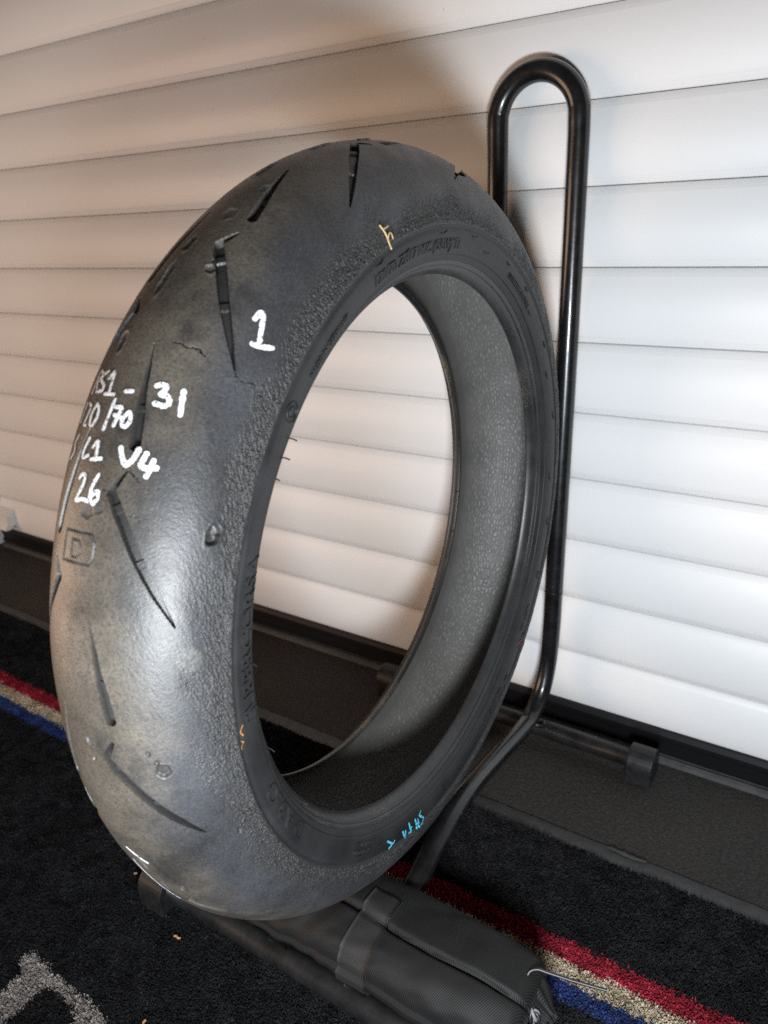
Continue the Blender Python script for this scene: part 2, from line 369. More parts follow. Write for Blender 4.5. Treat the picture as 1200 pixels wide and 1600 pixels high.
for ci, cn in enumerate(('black', 'red', 'beige', 'blue', 'grey')):
    s = cls == ci; n = int(s.sum()); nb = 5
    bx = np.repeat(gx[s], nb) + rng.normal(0, .0005, n * nb); by = np.repeat(gy[s], nb) + rng.normal(0, .0005, n * nb)
    cl = np.repeat(clump[s], nb)
    hgt = .0048 + rng.random(n * nb) * .0026 + (cl - .5) * .0016
    hgt *= .82 + .36 * vnoise(bx * 30, by * 30, 16)
    hgt *= sstep(-.1965, -.199, by) * .5 + .5
    ang = rng.random(n * nb) * 2 * np.pi; lean = .0006 + rng.random(n * nb) * .0026; ro = rng.random(n * nb) * 2 * np.pi; w = .00055 + rng.random(n * nb) * .0004
    bz = .0028
    A = np.stack([bx + np.cos(ro) * w, by + np.sin(ro) * w, np.full_like(bx, bz)], 1); B = np.stack([bx - np.cos(ro) * w, by - np.sin(ro) * w, np.full_like(bx, bz)], 1)
    lo_ = vnoise(bx * 22, by * 22, 15) - .35
    tx = bx + np.cos(ang) * lean + .0016 * lo_; ty = by + np.sin(ang) * lean - .0022 * lo_
    Cc = np.stack([tx - np.cos(ro) * w * .7, ty - np.sin(ro) * w * .7, bz + hgt], 1); Dd = np.stack([tx + np.cos(ro) * w * .7, ty + np.sin(ro) * w * .7, bz + hgt], 1)
    V = np.stack([A, B, Cc, Dd], 1).reshape(-1, 3) - mo; F = np.arange(n * nb * 4).reshape(-1, 4)
    tint = np.clip(rng.random(n) ** 2.2 * .75 + (clump[s] - .5) * .5 + .12, 0, 1)
    tint = np.where(rng.random(n) < .012, 1.6 if ci == 0 else 1.0, tint)
    o = mesh_np('carpet_pile', V, F, M_pile[cn], mat_, smooth=False, attrs={'tint': np.repeat(tint, nb * 4)})
    tag(o, label={'black': 'black carpet pile of the mat field', 'red': 'red carpet pile stripe', 'beige': 'beige carpet pile stripe', 'blue': 'blue carpet pile stripe', 'grey': 'pale grey carpet pile letter'}[cn], kind='stuff')

# ---------------------------------------------------------------- stand
stand = empty('tyre_stand', (-.3197, -.25, 0), 'black tubular metal stand holding the tyre upright', 'tyre stand')
so = np.array([-.3197, -.25, 0]); CX = -.3197
half = [(.0417, -.463, .040), (.0417, -.43, .042), (.0417, -.366, .062), (.0417, -.325, .0755), (.0400, -.267, .0845), (.0337, -.184, .066), (.0312, -.100, .050), (.0312, -.072, .051), (.0335, -.046, .071), (.0355, -.033, .105), (.0375, -.030, .15), (.0385, -.0285, .21), (.041, -.022, .45), (.042, -.0165, .66), (.042, -.0162, .708)]
rp = [(CX + x, y, z) for x, y, z in half]
arc = [(CX + .042 * math.cos(a), -.016, .708 + .042 * math.sin(a)) for a in np.linspace(0, math.pi, 13)[1:-1]]
lp = [(CX - x, y, z) for x, y, z in half][::-1]
path = catmull(rp + arc + lp, 8)
frame_tube = tube('frame_tube', path - so, .0105, M_enamel, stand, 24)
for s_ in (1, -1):
    z = .205; xx = CX + s_ * .0384
    a = np.linspace(0, 2 * np.pi, 25)
    Q = tube_pts([(xx, -.0288, z - .0012), (xx, -.0287, z), (xx, -.0286, z + .0012)], [.0104, .01085, .0104], 24)
    grid_obj('joint_ring', Q - so, M_seal, frame_tube, wrapm=True)
def crossbar(y, z, x0, x1):
    tube('crossbar', np.array([(x0, y, z), (x0 + .1, y, z), ((x0 + x1) / 2, y, z), (x1 - .1, y, z), (x1, y, z)]) - so, .0112, M_bar, stand, 24)
def foot_cap(x, y, z0, zc, rr=.0185, w=.0145):
    pr = [(y - rr, z0), (y - rr, zc)]
    pr += [(y - rr * math.cos(a), zc + rr * math.sin(a)) for a in np.linspace(0, math.pi, 17)[1:-1]]
    pr += [(y + rr, zc), (y + rr, z0)]
    o = extrude_x('foot_cap', [(p - so[1], q) for p, q in pr], x - w - so[0], x + w - so[0], M_cap, stand)
    b = o.modifiers.new('bevel', 'BEVEL'); b.width = .0016; b.segments = 3; b.limit_method = 'ANGLE'; b.angle_limit = R(35)
    return o
crossbar(-.050, .0215, -.515, -.150); crossbar(-.462, .027, -.52, -.125)
foot_cap(-.158, -.050, .0, .0215); foot_cap(-.506, -.050, 0, .0215)
foot_cap(-.512, -.462, .005, .027, .0195, .016); foot_cap(-.130, -.462, .005, .027, .0195, .016)
# weld beads where the rails meet the crossbars
for s_ in (1, -1):
    for (y, z) in ((-.0585, .034),):
        th = np.linspace(0, 2 * np.pi, 14); ring = [(CX + s_ * .0312 + .0118 * math.cos(a), y + .006 * math.sin(a), z + .002 * math.sin(3 * a)) for a in th]
        tube('weld_bead', np.array(ring) - so, .0022, M_enamel, stand, 8, caps=False)

# ---------------------------------------------------------------- tyre
K = .978
TC = CAM + K * (np.array([-.3258, -.3101, .3783]) - CAM)
AX = np.array([.9997, .0181, -.0145]); UP = np.array([.0145, .0003, .9999]); VV = np.array([-.0181, .9998, 0.])
R0, RC = .2457 * K, .0581 * K
tyre = empty('motorcycle_tyre', tuple(TC), 'worn black motorcycle racing tyre with white marker writing, standing upright in the black stand', 'tyre')
def tp3(th, w, rho):
    """tyre frame -> local xyz (relative to tyre centre); arrays ok, th in radians"""
    th, w, rho = np.broadcast_arrays(np.asarray(th, float), w, rho)
    return w[..., None] * AX + rho[..., None] * (np.cos(th)[..., None] * UP + np.sin(th)[..., None] * VV)
def tread_pt(thd, phd, off=0.0):
    ph = np.radians(phd); r = RC + off
    return tp3(np.radians(thd), r * np.sin(ph), R0 + r * np.cos(ph))
PE = 87.5
TH = np.concatenate([np.arange(-160, 45, .10), np.arange(45, 200, .6)])
PHI = np.concatenate([np.arange(-PE, -42, 1.6), np.arange(-42, PE, .50), [PE]])
T2, P2 = np.meshgrid(TH, PHI, indexing='ij')
rhoP = R0 + RC * np.cos(np.radians(P2)); SX = np.radians(T2) * rhoP; SY = RC * np.radians(P2)   # metric coordinates
dep = np.zeros_like(T2); scuff = np.zeros_like(T2)
def window(t0, t1, p0, p1):
    i0, i1 = np.searchsorted(TH, [t0, t1]); j0, j1 = np.searchsorted(PHI, [p0, p1]); return slice(i0, i1), slice(j0, j1)
shT = np.zeros_like(T2); shP = np.zeros_like(T2)
def carve(pts, hw, depth, wall=.0008, ties=(), tied=.5, snap=False):
    """pts [(theta,phi)], hw half widths (m) per point"""
    P = np.array(pts, float)
    w = window(P[:, 0].min() - 2.5, P[:, 0].max() + 2.5, P[:, 1].min() - 9, P[:, 1].max() + 9)
    if w[0].stop - w[0].start < 2 or w[1].stop - w[1].start < 2: return
    X, Y = SX[w], SY[w]; Ph = P2[w]; Tt = T2[w]
    best = np.full(X.shape, 9.); tt = np.zeros(X.shape)
    seg = np.concatenate([[0], np.cumsum(np.hypot(np.diff(P[:, 0]) * R(1) * .27, np.diff(P[:, 1]) * R(1) * RC))]); L = seg[-1]
    rp_ = R0 + RC * np.cos(np.radians(P[:, 1])); px = np.radians(P[:, 0]) * rp_; py = RC * np.radians(P[:, 1])
    tc = P[:, 0].mean()
    X = np.radians(Tt - tc) * rhoP[w]; px = np.radians(P[:, 0] - tc) * rp_
    for i in range(len(P) - 1):
        dx, dy = px[i + 1] - px[i], py[i + 1] - py[i]; l2 = dx * dx + dy * dy + 1e-12
        q = np.clip(((X - px[i]) * dx + (Y - py[i]) * dy) / l2, 0, 1)
        d = np.hypot(X - px[i] - q * dx, Y - py[i] - q * dy) - (hw[i] + (hw[i + 1] - hw[i]) * q)
        m = d < best; best[m] = d[m]; tt[m] = ((seg[i] + q * (seg[i + 1] - seg[i])) / L)[m]
    if snap:                                    # pull the vertices nearest the lip exactly onto it: a clean moulded edge
        g0 = np.gradient(best, axis=0); g1 = np.gradient(best, axis=1)
        hx = np.gradient(X, axis=0) + 1e-9; hy = np.gradient(Y, axis=1) + 1e-9
        gx_, gy_ = g0 / hx, g1 / hy; gl = np.maximum(np.hypot(gx_, gy_), .3) ** 2
        ok = np.hypot(gx_, gy_) > .5
        tgt = np.where(np.abs(best) < .00027, 0.0, np.where((best <= -.00027) & (best > -.00082), -.00054, np.nan))
        near = ok & ~np.isnan(tgt); mv = np.where(near, best - tgt, 0.0)
        shT[w] = np.where(near, np.degrees(-mv * gx_ / gl / rhoP[w]), shT[w]); shP[w] = np.where(near, np.degrees(-mv * gy_ / gl / RC), shP[w])
        best = np.where(near, tgt, best)
        prof_ = np.clip(-best / .00052, 0, 1)
    else:
        prof_ = np.clip(.5 - best / wall, 0, 1)
    dm = np.full(X.shape, depth)
    for a, b in ties: dm[(tt > a) & (tt < b)] *= tied
    dep[w] = np.maximum(dep[w], prof_ * dm)
    return w, best
mm = .001
GA = [(2.0, 20.0), (0.0, 14.3), (-1.4, 19.0), (-3.0, 24.6), (-5.4, 32.0), (-7.2, 37.8), (-9.4, 44.8), (-12.6, 54.6)]
WA = [1.0 * mm, 2.6 * mm, 3.1 * mm, 3.0 * mm, 2.9 * mm, 2.7 * mm, 2.2 * mm, .6 * mm]
GB = [(0, 11.2), (-2.7, 14.0), (-5.0, 16.0), (-7.5, 18.9), (-10.1, 21.0)]
WB = [.6 * mm, 1.7 * mm, 2.4 * mm, 2.9 * mm, 3.1 * mm]
PER = 360 / 13
for k in range(13):
    for sgn, offs in ((1, 0.0), (-1, -9.4)):
        ta = -34.85 - PER * k + offs; tb = -47.75 - PER * k + offs
        while ta < -150: ta += 360
        while tb < -150: tb += 360
        carve([(ta + a, sgn * b) for a, b in GA], WA, 4.4 * mm, ties=((.21, .26), (.56, .61)), tied=.72, snap=True)
        carve([(tb + a, sgn * b) for a, b in GB], WB, 4.2 * mm, ties=((.60, .66),), tied=.72, snap=True)
# wear box with a D, gouges, cracks
BOXP = [(-67.05, -11.5), (-66.9, 8.6), (-67.6, 10.4), (-69.2, 10.6), (-69.9, 8.6), (-70.05, -11.5), (-67.05, -11.5)]
carve(BOXP, [.45 * mm] * 7, .75 * mm, .0009)
carve([(-67.8, -4.8), (-67.77, .8), (-68.3, 2.3), (-69.0, 2.0), (-69.45, .1), (-69.5, -4.3), (-67.8, -4.8)], [.4 * mm] * 7, .7 * mm, .0009)
carve([(-121.5, 14.6), (-122.9, 27.2), (-125.9, 36.4), (-128.8, 46.9), (-130.8, 54.5)], [.3 * mm] * 5, .6 * mm)
carve([(13.6, 42.5), (12.2, 44.5), (10.2, 46.0)], [2.2 * mm, 2.0 * mm, .8 * mm], 5 * mm, .0012)
def crack(pts, hw=.3 * mm, d=.8 * mm):
    P = catmull(pts, 5); P = P + rng.normal(0, .12, P.shape) * [1, 4]; carve(P, [hw * (0.9 + .7 * rng.random()) for _ in P], d * 1.7, .0007, snap=True)
crack([(-47.0, 20.4), (-47.25, 28), (-46.95, 34), (-47.5, 38.5)], .45 * mm, 1.0 * mm)
crack([(-47.6, 55), (-48.2, 60), (-47.8, 66), (-48.6, 72)], .4 * mm, .9 * mm)
crack([(-37.8, 24), (-37.0, 20), (-37.4, 17)], .5 * mm, 1.1 * mm)
crack([(-60.1, 17), (-60.2, 21), (-60.9, 25), (-61.2, 28)], .35 * mm); crack([(-63.0, 13), (-62.6, 10), (-63.4, 7)], .35 * mm)
crack([(-64.6, 26), (-64.3, 29), (-64.8, 31)], .3 * mm, .5 * mm)
def pock(th, ph, rx, ry, d, rim=.25, seed=0, scf=0.0):
    global dep
    w = window(th - 6, th + 6, ph - 20, ph + 20)
    X = np.radians(T2[w] - th) * rhoP[w]; Y = RC * np.radians(P2[w] - ph)
    an = np.arctan2(Y, X); wobble = 1 + .10 * np.sin(2 * an + seed) + .07 * np.sin(5 * an + 2 * seed)
    r = np.hypot(X / rx, Y / ry) / wobble
    body = np.clip((1.0 - r) / .28, 0, 1) * (0.8 + .4 * vnoise(X / .0032, Y / .0032, 9 + seed)) 
    lip = np.exp(-((r - 1.12) / .16) ** 2)
    dep[w] += d * body - abs(d) * rim * lip
    scuff[w] = np.maximum(scuff[w], scf * body * vnoise(X / .0009, Y / .0009, seed + 2))
pock(-65.0, 68.3, 5.5 * mm, 4.2 * mm, 3.0 * mm, .08, 1); pock(-92.0, 44.0, 4.2 * mm, 4.6 * mm, 1.5 * mm, .08, 2, .15); pock(-88.5, 5.8, 3 * mm, 2.4 * mm, .9 * mm, .3, 3, .5)
pock(-90.6, 6.3, 2.2 * mm, 1.2 * mm, 1.0 * mm, .1, 4)
pock(-30.2, 5.9, 6 * mm, 4 * mm, .35 * mm, .6, 5, .8); pock(-25.0, 11.6, 5 * mm, 3 * mm, .35 * mm, .5, 6, .7)
pock(-35.1, -4.6, 6 * mm, 3 * mm, .9 * mm, .4, 7, .9); pock(-39.9, -4.8, 11 * mm, 3 * mm, .9 * mm, .4, 8, .9); pock(-47.7, -12.6, 6 * mm, 3 * mm, 1.0 * mm, .4, 9, .9)
pock(-38.2, 19.0, 3 * mm, 3 * mm, .9 * mm, .4, 10, .8); pock(-64.3, 9.5, 4 * mm, 3 * mm, .5 * mm, .3, 11, .3); pock(-64.9, 3.0, 4 * mm, 4 * mm, .5 * mm, .3, 12, .3)
pock(-11, 2, 12 * mm, 3 * mm, -.8 * mm, .1, 13); pock(-20, -6, 10 * mm, 3 * mm, -.9 * mm, .2, 14); pock(-3.5, 9, 9 * mm, 1.6 * mm, -1.0 * mm, .1, 15)
pock(-89.5, 38, 2.2 * mm, 1.2 * mm, 1.2 * mm, .0, 17); pock(-90.8, 41.5, 2.0 * mm, 1.2 * mm, 1.2 * mm, .0, 18); pock(-106, 71, 2 * mm, 1.4 * mm, 1.2 * mm, 0, 19)
pock(-79, 62, 7 * mm, 9 * mm, .0, 0, 20, .45); pock(-107.8, 6.5, 7 * mm, 1.3 * mm, .2 * mm, 0, 21, 1.6); pock(-113.5, 8.0, 8 * mm, 1.0 * mm, .2 * mm, 0, 22, 1.5)
# surface grain: fine all over, torn and pilled towards the shoulders
ap = np.abs(P2); edge = sstep(60, 84, ap + (vnoise(SX / .02, SY / .02, 31) - .5) * 18)
grn = vnoise((SX + .6 * SY) / .0011, (SY - .2 * SX) / .0016, 1) * .6 + vnoise((SX + .6 * SY) / .0020, SY / .0026, 2) * .4
pil = np.abs(vnoise(SX / .0019, SY / .0013, 4) - .5) * 2
lump = vnoise(SX / .013, SY / .010, 6)
low = vnoise(SX / .05, SY / .03, 8)
disp = (grn - .5) * (.00012 + .0012 * edge) + (pil - .5) * .0009 * edge * edge + (lump - .5) * (.00014 + .0003 * edge) + (low - .5) * .0005
fade = sstep(PE, PE - 2.5, ap)
inside = np.clip(dep / .0012, 0, 1); off = disp * fade * (1 - .85 * inside) - dep
# the torn rim stands a little proud just before the sidewall
off += .0011 * sstep(80, 84.5, ap) * sstep(PE, 86, ap) * (vnoise(SX / .004, SY / .02, 12) + .1)
PT = tread_pt(T2 + shT, P2 + shP, off)
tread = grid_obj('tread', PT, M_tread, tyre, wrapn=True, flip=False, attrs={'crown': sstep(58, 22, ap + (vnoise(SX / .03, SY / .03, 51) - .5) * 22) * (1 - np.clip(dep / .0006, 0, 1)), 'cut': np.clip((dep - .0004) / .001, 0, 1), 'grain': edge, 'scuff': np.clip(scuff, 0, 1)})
tread.data.set_sharp_from_angle(angle=R(42))
# sidewalls, beads, liner
SIDE = np.array([(.0580, .2482), (.0569, .2468), (.0571, .2455), (.0577, .2435), (.0575, .240), (.0567, .2355), (.0552, .2310), (.0540, .2285), (.0531, .2282), (.0526, .2272), (.0505, .2240)]) * K
BEAD = np.array([(.0505, .2240), (.0497, .2240), (.0490, .2225), (.0478, .2208), (.0468, .2210), (.0450, .2182), (.0425, .2160), (.0405, .2148), (.0392, .2143), (.0381, .2144), (.0377, .2153), (.0380, .2175), (.0395, .2200)]) * K
def revolve(name, prof_, mat, sgn, seg=480, sub=4):
    pr_ = catmull(prof_, sub); th = np.linspace(0, 2 * np.pi, seg, endpoint=False)
    P = tp3(th[:, None], sgn * pr_[None, :, 0], pr_[None, :, 1])
    return grid_obj(name, P, mat, tyre, wrapn=True, flip=(sgn < 0))
far_wall = revolve('sidewall', SIDE, M_side, -1); revolve('bead', BEAD, M_bead, -1)
near_wall = revolve('sidewall', SIDE, M_side, 1); near_bead = revolve('bead', BEAD, M_bead, 1)
lin = [(.0395, .2200), (.0435, .2245), (.0478, .2300), (.0503, .2360), (.0512, .2430)]
ii = .0512
ang = np.linspace(78, -78, 40)
arcp = [(ii * math.sin(R(a)), .2440 + ii * math.cos(R(a))) for a in ang]
LP = np.array(lin + arcp + [(-w, r) for w, r in lin[::-1]]) * K
LP = catmull(LP, 3); th = np.linspace(0, 2 * np.pi, 360, endpoint=False)
sl = np.concatenate([[0], np.cumsum(np.hypot(*np.diff(LP, axis=0).T))])
P = tp3(th[:, None], LP[None, :, 0], LP[None, :, 1])
# closed seam in the attribute space: duplicate the first ring instead of wrapping
P = np.concatenate([P, P[:1]], 0); ux = np.concatenate([th, [2 * np.pi]]) * .285
pebm = np.broadcast_to((sstep(.0520 * K, .0455 * K, np.abs(LP[:, 0])) * sstep(.235 * K, .242 * K, LP[:, 1])) [None, :], P.shape[:2])
grid_obj('inner_liner', P, M_liner, tyre, flip=False, attrs={'uvx': np.broadcast_to(ux[:, None], P.shape[:2]), 'uvy': np.broadcast_to(sl[None, :], P.shape[:2]), 'peb': pebm})

# -- raised moulded lettering on the near sidewall
sr = SIDE[::-1, 1]; sw = SIDE[::-1, 0]
def side_w(r): return np.interp(r, sr, sw)
def side_pt(thd, r, off=.0):
    return tp3(np.radians(thd), side_w(r) + off, np.asarray(r, float))
def side_text(txt, th0, r0, size, stretch=1.0, ext=.0010, outline=0.0, bevel=0):
    cu = bpy.data.curves.new('raised_lettering', 'FONT'); cu.body = txt; cu.size = size / K * .98; cu.resolution_u = 3; cu.offset = outline
    ob = bpy.data.objects.new('raised_lettering', cu); COL.objects.link(ob)
    dg = bpy.context.evaluated_depsgraph_get(); me = bpy.data.meshes.new_from_object(ob.evaluated_get(dg))
    co = np.zeros(len(me.vertices) * 3, np.float32); me.vertices.foreach_get('co', co); co = co.reshape(-1, 3)
    faces = [tuple(p.vertices) for p in me.polygons]
    ecount = {}
    for f in faces:
        for i in range(len(f)):
            e = (f[i], f[(i + 1) % len(f)]); ecount[e] = 1
    bound = [e for e in ecount if (e[1], e[0]) not in ecount]
    COL.objects.unlink(ob); bpy.data.objects.remove(ob); bpy.data.curves.remove(cu); bpy.data.meshes.remove(me)
    r = r0 + co[:, 1]; thd = th0 + np.degrees(co[:, 0] * stretch / r0)
    top = side_pt(thd, r, ext); bot = side_pt(thd, r, -.0006); n = len(co)
    F = faces + [(e[1], e[0], e[0] + n, e[1] + n) for e in bound]
    return mesh_np('raised_lettering', np.concatenate([top, bot]), F, M_side, near_wall, smooth=False)
side_text('DIABLO', -120.5, .2300 * K, .0155, 1.12)
side_text('SUPERCORSA', -93.5 + 2, .2300 * K, .0150, 1.05)
side_text('120/70 ZR17 M/C (58W) TL', -21.5, .2320 * K, .0098, 1.0)
side_text('MADE IN GERMANY', -41.5, .2330 * K, .0052, 1.0); side_text('TUBELESS RADIAL', 30, .2330 * K, .0055, 1.2)
side_text('STANDARD', -147.5, .2370 * K, .0045, 1.1); side_text('TREAD 4 PLIES', -150, .2320 * K, .0040, 1.2)
side_text('MAX LOAD 236 kg', 150, .2350 * K, .0052, 1.2); side_text('DOT 120', 128, .2350 * K, .0052, 1.2)
# small arrow-shaped vent marks and moulding pips
def vent(thd, r, L_=.009, flip=1):
    pts = [side_pt(thd, r, .0002), side_pt(thd + flip * np.degrees(L_ / r) * .5, r - .0004, .0007), side_pt(thd + flip * np.degrees(L_ / r), r + .0012, .0002)]
    tube('vent_mark', catmull(pts, 4), [.0006] + [.0005] * 7 + [.0003], M_side, near_wall, 6)
for thd, r in [(-.35, 242.8), (-20.3, 243.7), (-12.9, 239.1), (2.3, 237.1), (11.1, 242.3), (17.2, 235.5), (27.6, 241.2), (32.8, 234.2), (38.4, 242.4), (44.1, 234.2), (56, 241), (64, 236), (76, 241), (92, 236), (104, 241), (118, 240), (127, 237), (134, 243), (146, 240), (163, 238), (-170, 241), (-152, 239), (-144, 242)]:
    vent(thd, r / 1000 * K)
# circular mark
for rr in (.0058, .0032):
    tube('ring_mark', [side_pt(-47.5 + np.degrees(rr * math.cos(a) / .235), (.2375 + rr * math.sin(a)) * K, .0004) for a in np.linspace(0, 2 * np.pi, 25)], .0004, M_side, near_wall, 6, caps=False)
# rubber whiskers
for thd, r, L_, sg in [(-50.5, .2285, .006, 1), (-53.5, .2290, .006, 1), (-56.5, .2260, .003, 1), (-86, .2150, .004, 1), (-103, .2165, .005, 1), (-121, .2175, .005, 1)]:
    p0 = tp3(R(thd), np.interp(r, [.2145, .22, .224, .2355], [.041, .0465, .0505, .0566]) * K, r * K); d = AX * .8 + np.array([.2, .1, rng.uniform(-.2, .2)])
    tube('whisker', catmull([p0, p0 + d * L_ * .5, p0 + d * L_ + np.array([0, 0, -.001])], 4), .00042, M_bead, tyre, 6)
for thd, L_ in [(70, .006), (100, .007), (112, .006), (120, .006), (60, .005)]:
    p0 = tp3(R(thd), -.0380 * K, .2146 * K); d = -UP * math.cos(R(thd)) - VV * math.sin(R(thd)) - AX * .3
    tube('whisker', catmull([p0, p0 + d * L_ * .5, p0 + d * L_], 3), .0004, M_bead, tyre, 6)

# -- handwriting: ribbons of paint lying on the rubber
def soft(s):
    P = np.array(s, float); d = np.hypot(np.diff(P[:, 0]) * 4.5, np.diff(P[:, 1])); u = np.concatenate([[0], np.cumsum(d)])
    q = np.linspace(0, u[-1], max(9, 6 * len(P))); Q = np.stack([np.interp(q, u, P[:, 0]), np.interp(q, u, P[:, 1])], 1)
    for _ in range(3): Q[1:-1] = .25 * Q[:-2] + .5 * Q[1:-1] + .25 * Q[2:]
    return Q
def ribbon(strokes, fn, hw, mat, name, lift=.0004, lab=None):
    par = near_wall if name.startswith('crayon') else tread
    V = []; F = []
    for si, s in enumerate(strokes):
        h0 = hw(s) if callable(hw) else hw
        P = soft(s)
        X3 = np.array([fn(a, b, lift + .00012 * (si % 3)) for a, b in P]); Nn = np.array([fn(a, b, lift + .01) for a, b in P]) - np.array([fn(a, b, lift) for a, b in P]); Nn /= np.linalg.norm(Nn, axis=1)[:, None]
        # round ends
        d0 = X3[0] - X3[1]; d0 /= np.linalg.norm(d0); d1 = X3[-1] - X3[-2]; d1 /= np.linalg.norm(d1)
        X3 = np.concatenate([[X3[0] + d0 * h0 * .95, X3[0] + d0 * h0 * .6], X3, [X3[-1] + d1 * h0 * .6, X3[-1] + d1 * h0 * .95]])
        Nn = np.concatenate([Nn[:1], Nn[:1], Nn, Nn[-1:], Nn[-1:]])
        W = np.full(len(X3), h0); W[[0, -1]] *= .3; W[[1, -2]] *= .8
        W *= 1 + rng.normal(0, .10, len(W))
        T = np.gradient(X3, axis=0); S = np.cross(Nn, T); S /= np.linalg.norm(S, axis=1)[:, None]
        b = len(V)
        for q in range(len(X3)): V += [X3[q] - S[q] * W[q], X3[q] + Nn[q] * .00012, X3[q] + S[q] * W[q]]
        for q in range(len(X3) - 1):
            i = b + q * 3; F += [(i, i + 1, i + 4, i + 3), (i + 1, i + 2, i + 5, i + 4)]
    o = mesh_np(name, V, F, mat, par)
    if lab: o['label'] = lab
    return o
WHITE = [[[-53.47,-23.37],[-50.83,-22.13],[-51.45,-16.7],[-52.22,-20.92],[-53.42,-17.31]],[[-51.2,-11.83],[-51.57,-16.17],[-52.03,-17.4],[-52.64,-11.29],[-53.31,-10.51],[-53.31,-15.73]],[[-51.94,-8.58],[-51.07,-5.77],[-53.48,-4.18]],[[-53.57,-7.65],[-53.53,-0.34]],[[-53.03,6.68],[-52.9,10.78]],[[-51.83,22.31],[-51.54,24.59],[-51.65,27.32],[-52.12,27.09],[-52.57,25.13],[-52.53,29.54],[-53.07,31.58],[-53.6,29.25],[-53.54,24.41]],[[-51.56,35.68],[-53.89,37.82]],[[-54.49,-25.04],[-56.55,-26.19]],[[-54.59,-20.74],[-54.84,-16.61],[-55.68,-17.26],[-56.85,-19.7],[-56.89,-15.9]],[[-54.65,-10.73],[-55.67,-13.48],[-56.76,-12.04],[-56.94,-9.24],[-55.93,-6.8],[-55.07,-7.84],[-54.65,-10.73]],[[-54.03,1.77],[-57.03,0.4]],[[-54.72,3.9],[-54.62,8.3],[-55.4,7.4],[-56.5,6.4]],[[-55.5,4.9],[-55.62,9.0]],[[-54.95,12.51],[-55.73,10.19],[-56.34,11.0],[-56.41,13.36],[-55.76,15.03],[-55.05,13.92],[-54.95,12.51]],[[-57.91,-21.63],[-58.7,-24.59],[-59.68,-21.65],[-60.37,-25.69]],[[-58.11,-8.01],[-59.21,-10.23],[-59.96,-10.29],[-60.09,-8.9],[-59.75,-5.36]],[[-58.85,-2.89],[-58.05,-0.17],[-60.01,1.16]],[[-60.05,-2.44],[-59.8,4.53]],[[-58.42,14.42],[-59.28,16.46],[-59.99,19.29],[-59.23,22.48],[-58.17,23.97]],[[-58.4,28.2],[-59.5,26.6],[-59.75,27.2],[-59.75,30.5],[-59.5,34.6]],[[-58.9,32.3],[-59.8,31.4],[-60.5,30.6]],[[-62.02,-7.96],[-61.56,-6.43],[-61.59,-3.61],[-62.53,-3.63],[-64.26,-7.93],[-63.88,-2.05],[-64.0,2.15]],[[-61.37,5.51],[-62.54,2.96],[-63.67,2.82],[-64.18,5.77],[-63.48,8.3],[-62.79,7.68],[-63.2,4.69],[-63.66,3.17]],[[-41.28,52.22],[-39.96,53.27],[-40.25,55.15],[-43.43,59.94]],[[-43.89,56.67],[-43.66,61.29],[-42.93,67.11]]]
def hw_white(s):
    p = np.mean([q[1] for q in s]); return .0008 if p < -14 else (.0010 if p < 3 else (.0011 if p < 16 else .00135))
for a0, a1, lb in ((0, 7, 'white marker writing RS1 - 31'), (7, 14, 'white marker writing 120/70'), (14, 21, 'white marker writing SC1 V4'), (21, 23, 'white marker number 26'), (23, 25, 'white marker number 1')):
    ribbon(WHITE[a0:a1], lambda a, b, l: tread_pt(a, b, l), hw_white, M_ink, 'marker_writing', .0004, lb)
BLUE = [[[-154.04,238.8],[-155.9,242.6]],[[-156.85,241.7],[-155.33,246.4]],[[-160.04,238.7],[-160.63,243.3],[-161.28,243.5]],[[-161.21,239.9],[-161.64,247.0]],[[-162.73,236.1],[-163.02,240.8],[-164.25,246.7],[-162.93,245.1]],[[-163.02,240.8],[-163.69,241.1]],[[-165.25,237.4],[-166.33,247.5]],[[-166.35,239.0],[-167.13,248.0]],[[-165.54,241.8],[-167.02,244.1]],[[-167.88,234.8],[-166.87,236.7],[-169.0,243.4],[-168.91,247.6],[-167.81,247.8]]]
sfn = lambda a, b, l: side_pt(a, b / 1000 * K, l)
ribbon(BLUE, sfn, .0009, M_blue, 'crayon_writing', .0007, 'light blue crayon letters on the lower sidewall')
ribbon([[[-90.6,243.9],[-91.49,246.1],[-92.18,244.6]],[[-92.93,246.4],[-93.2,245.0],[-93.92,247.6]]], sfn, .00042, M_orange, 'crayon_writing', .0008, 'small orange crayon mark on the sidewall')
ribbon([[[137.1,238.6],[135.5,246.5]],[[138.3,243.1],[136.9,247.5]]], sfn, .0007, M_red, 'crayon_writing', .0008, 'faint red crayon mark on the sidewall')

ribbon([[[-104.7,2.5],[-105.6,6.0],[-106.9,12.0]]], lambda a, b, l: tread_pt(a, b, l), .0011, M_ink, 'scuff_mark', .0003, 'white paint scuff on the lower tread')
ribbon([[[-107.5,-.5],[-111,1.6],[-114.5,4.6],[-117.5,8.0]]], lambda a, b, l: tread_pt(a, b, l), .00045, M_ink, 'scuff_mark', .0003, 'thin white paint scuff along the lower tread')
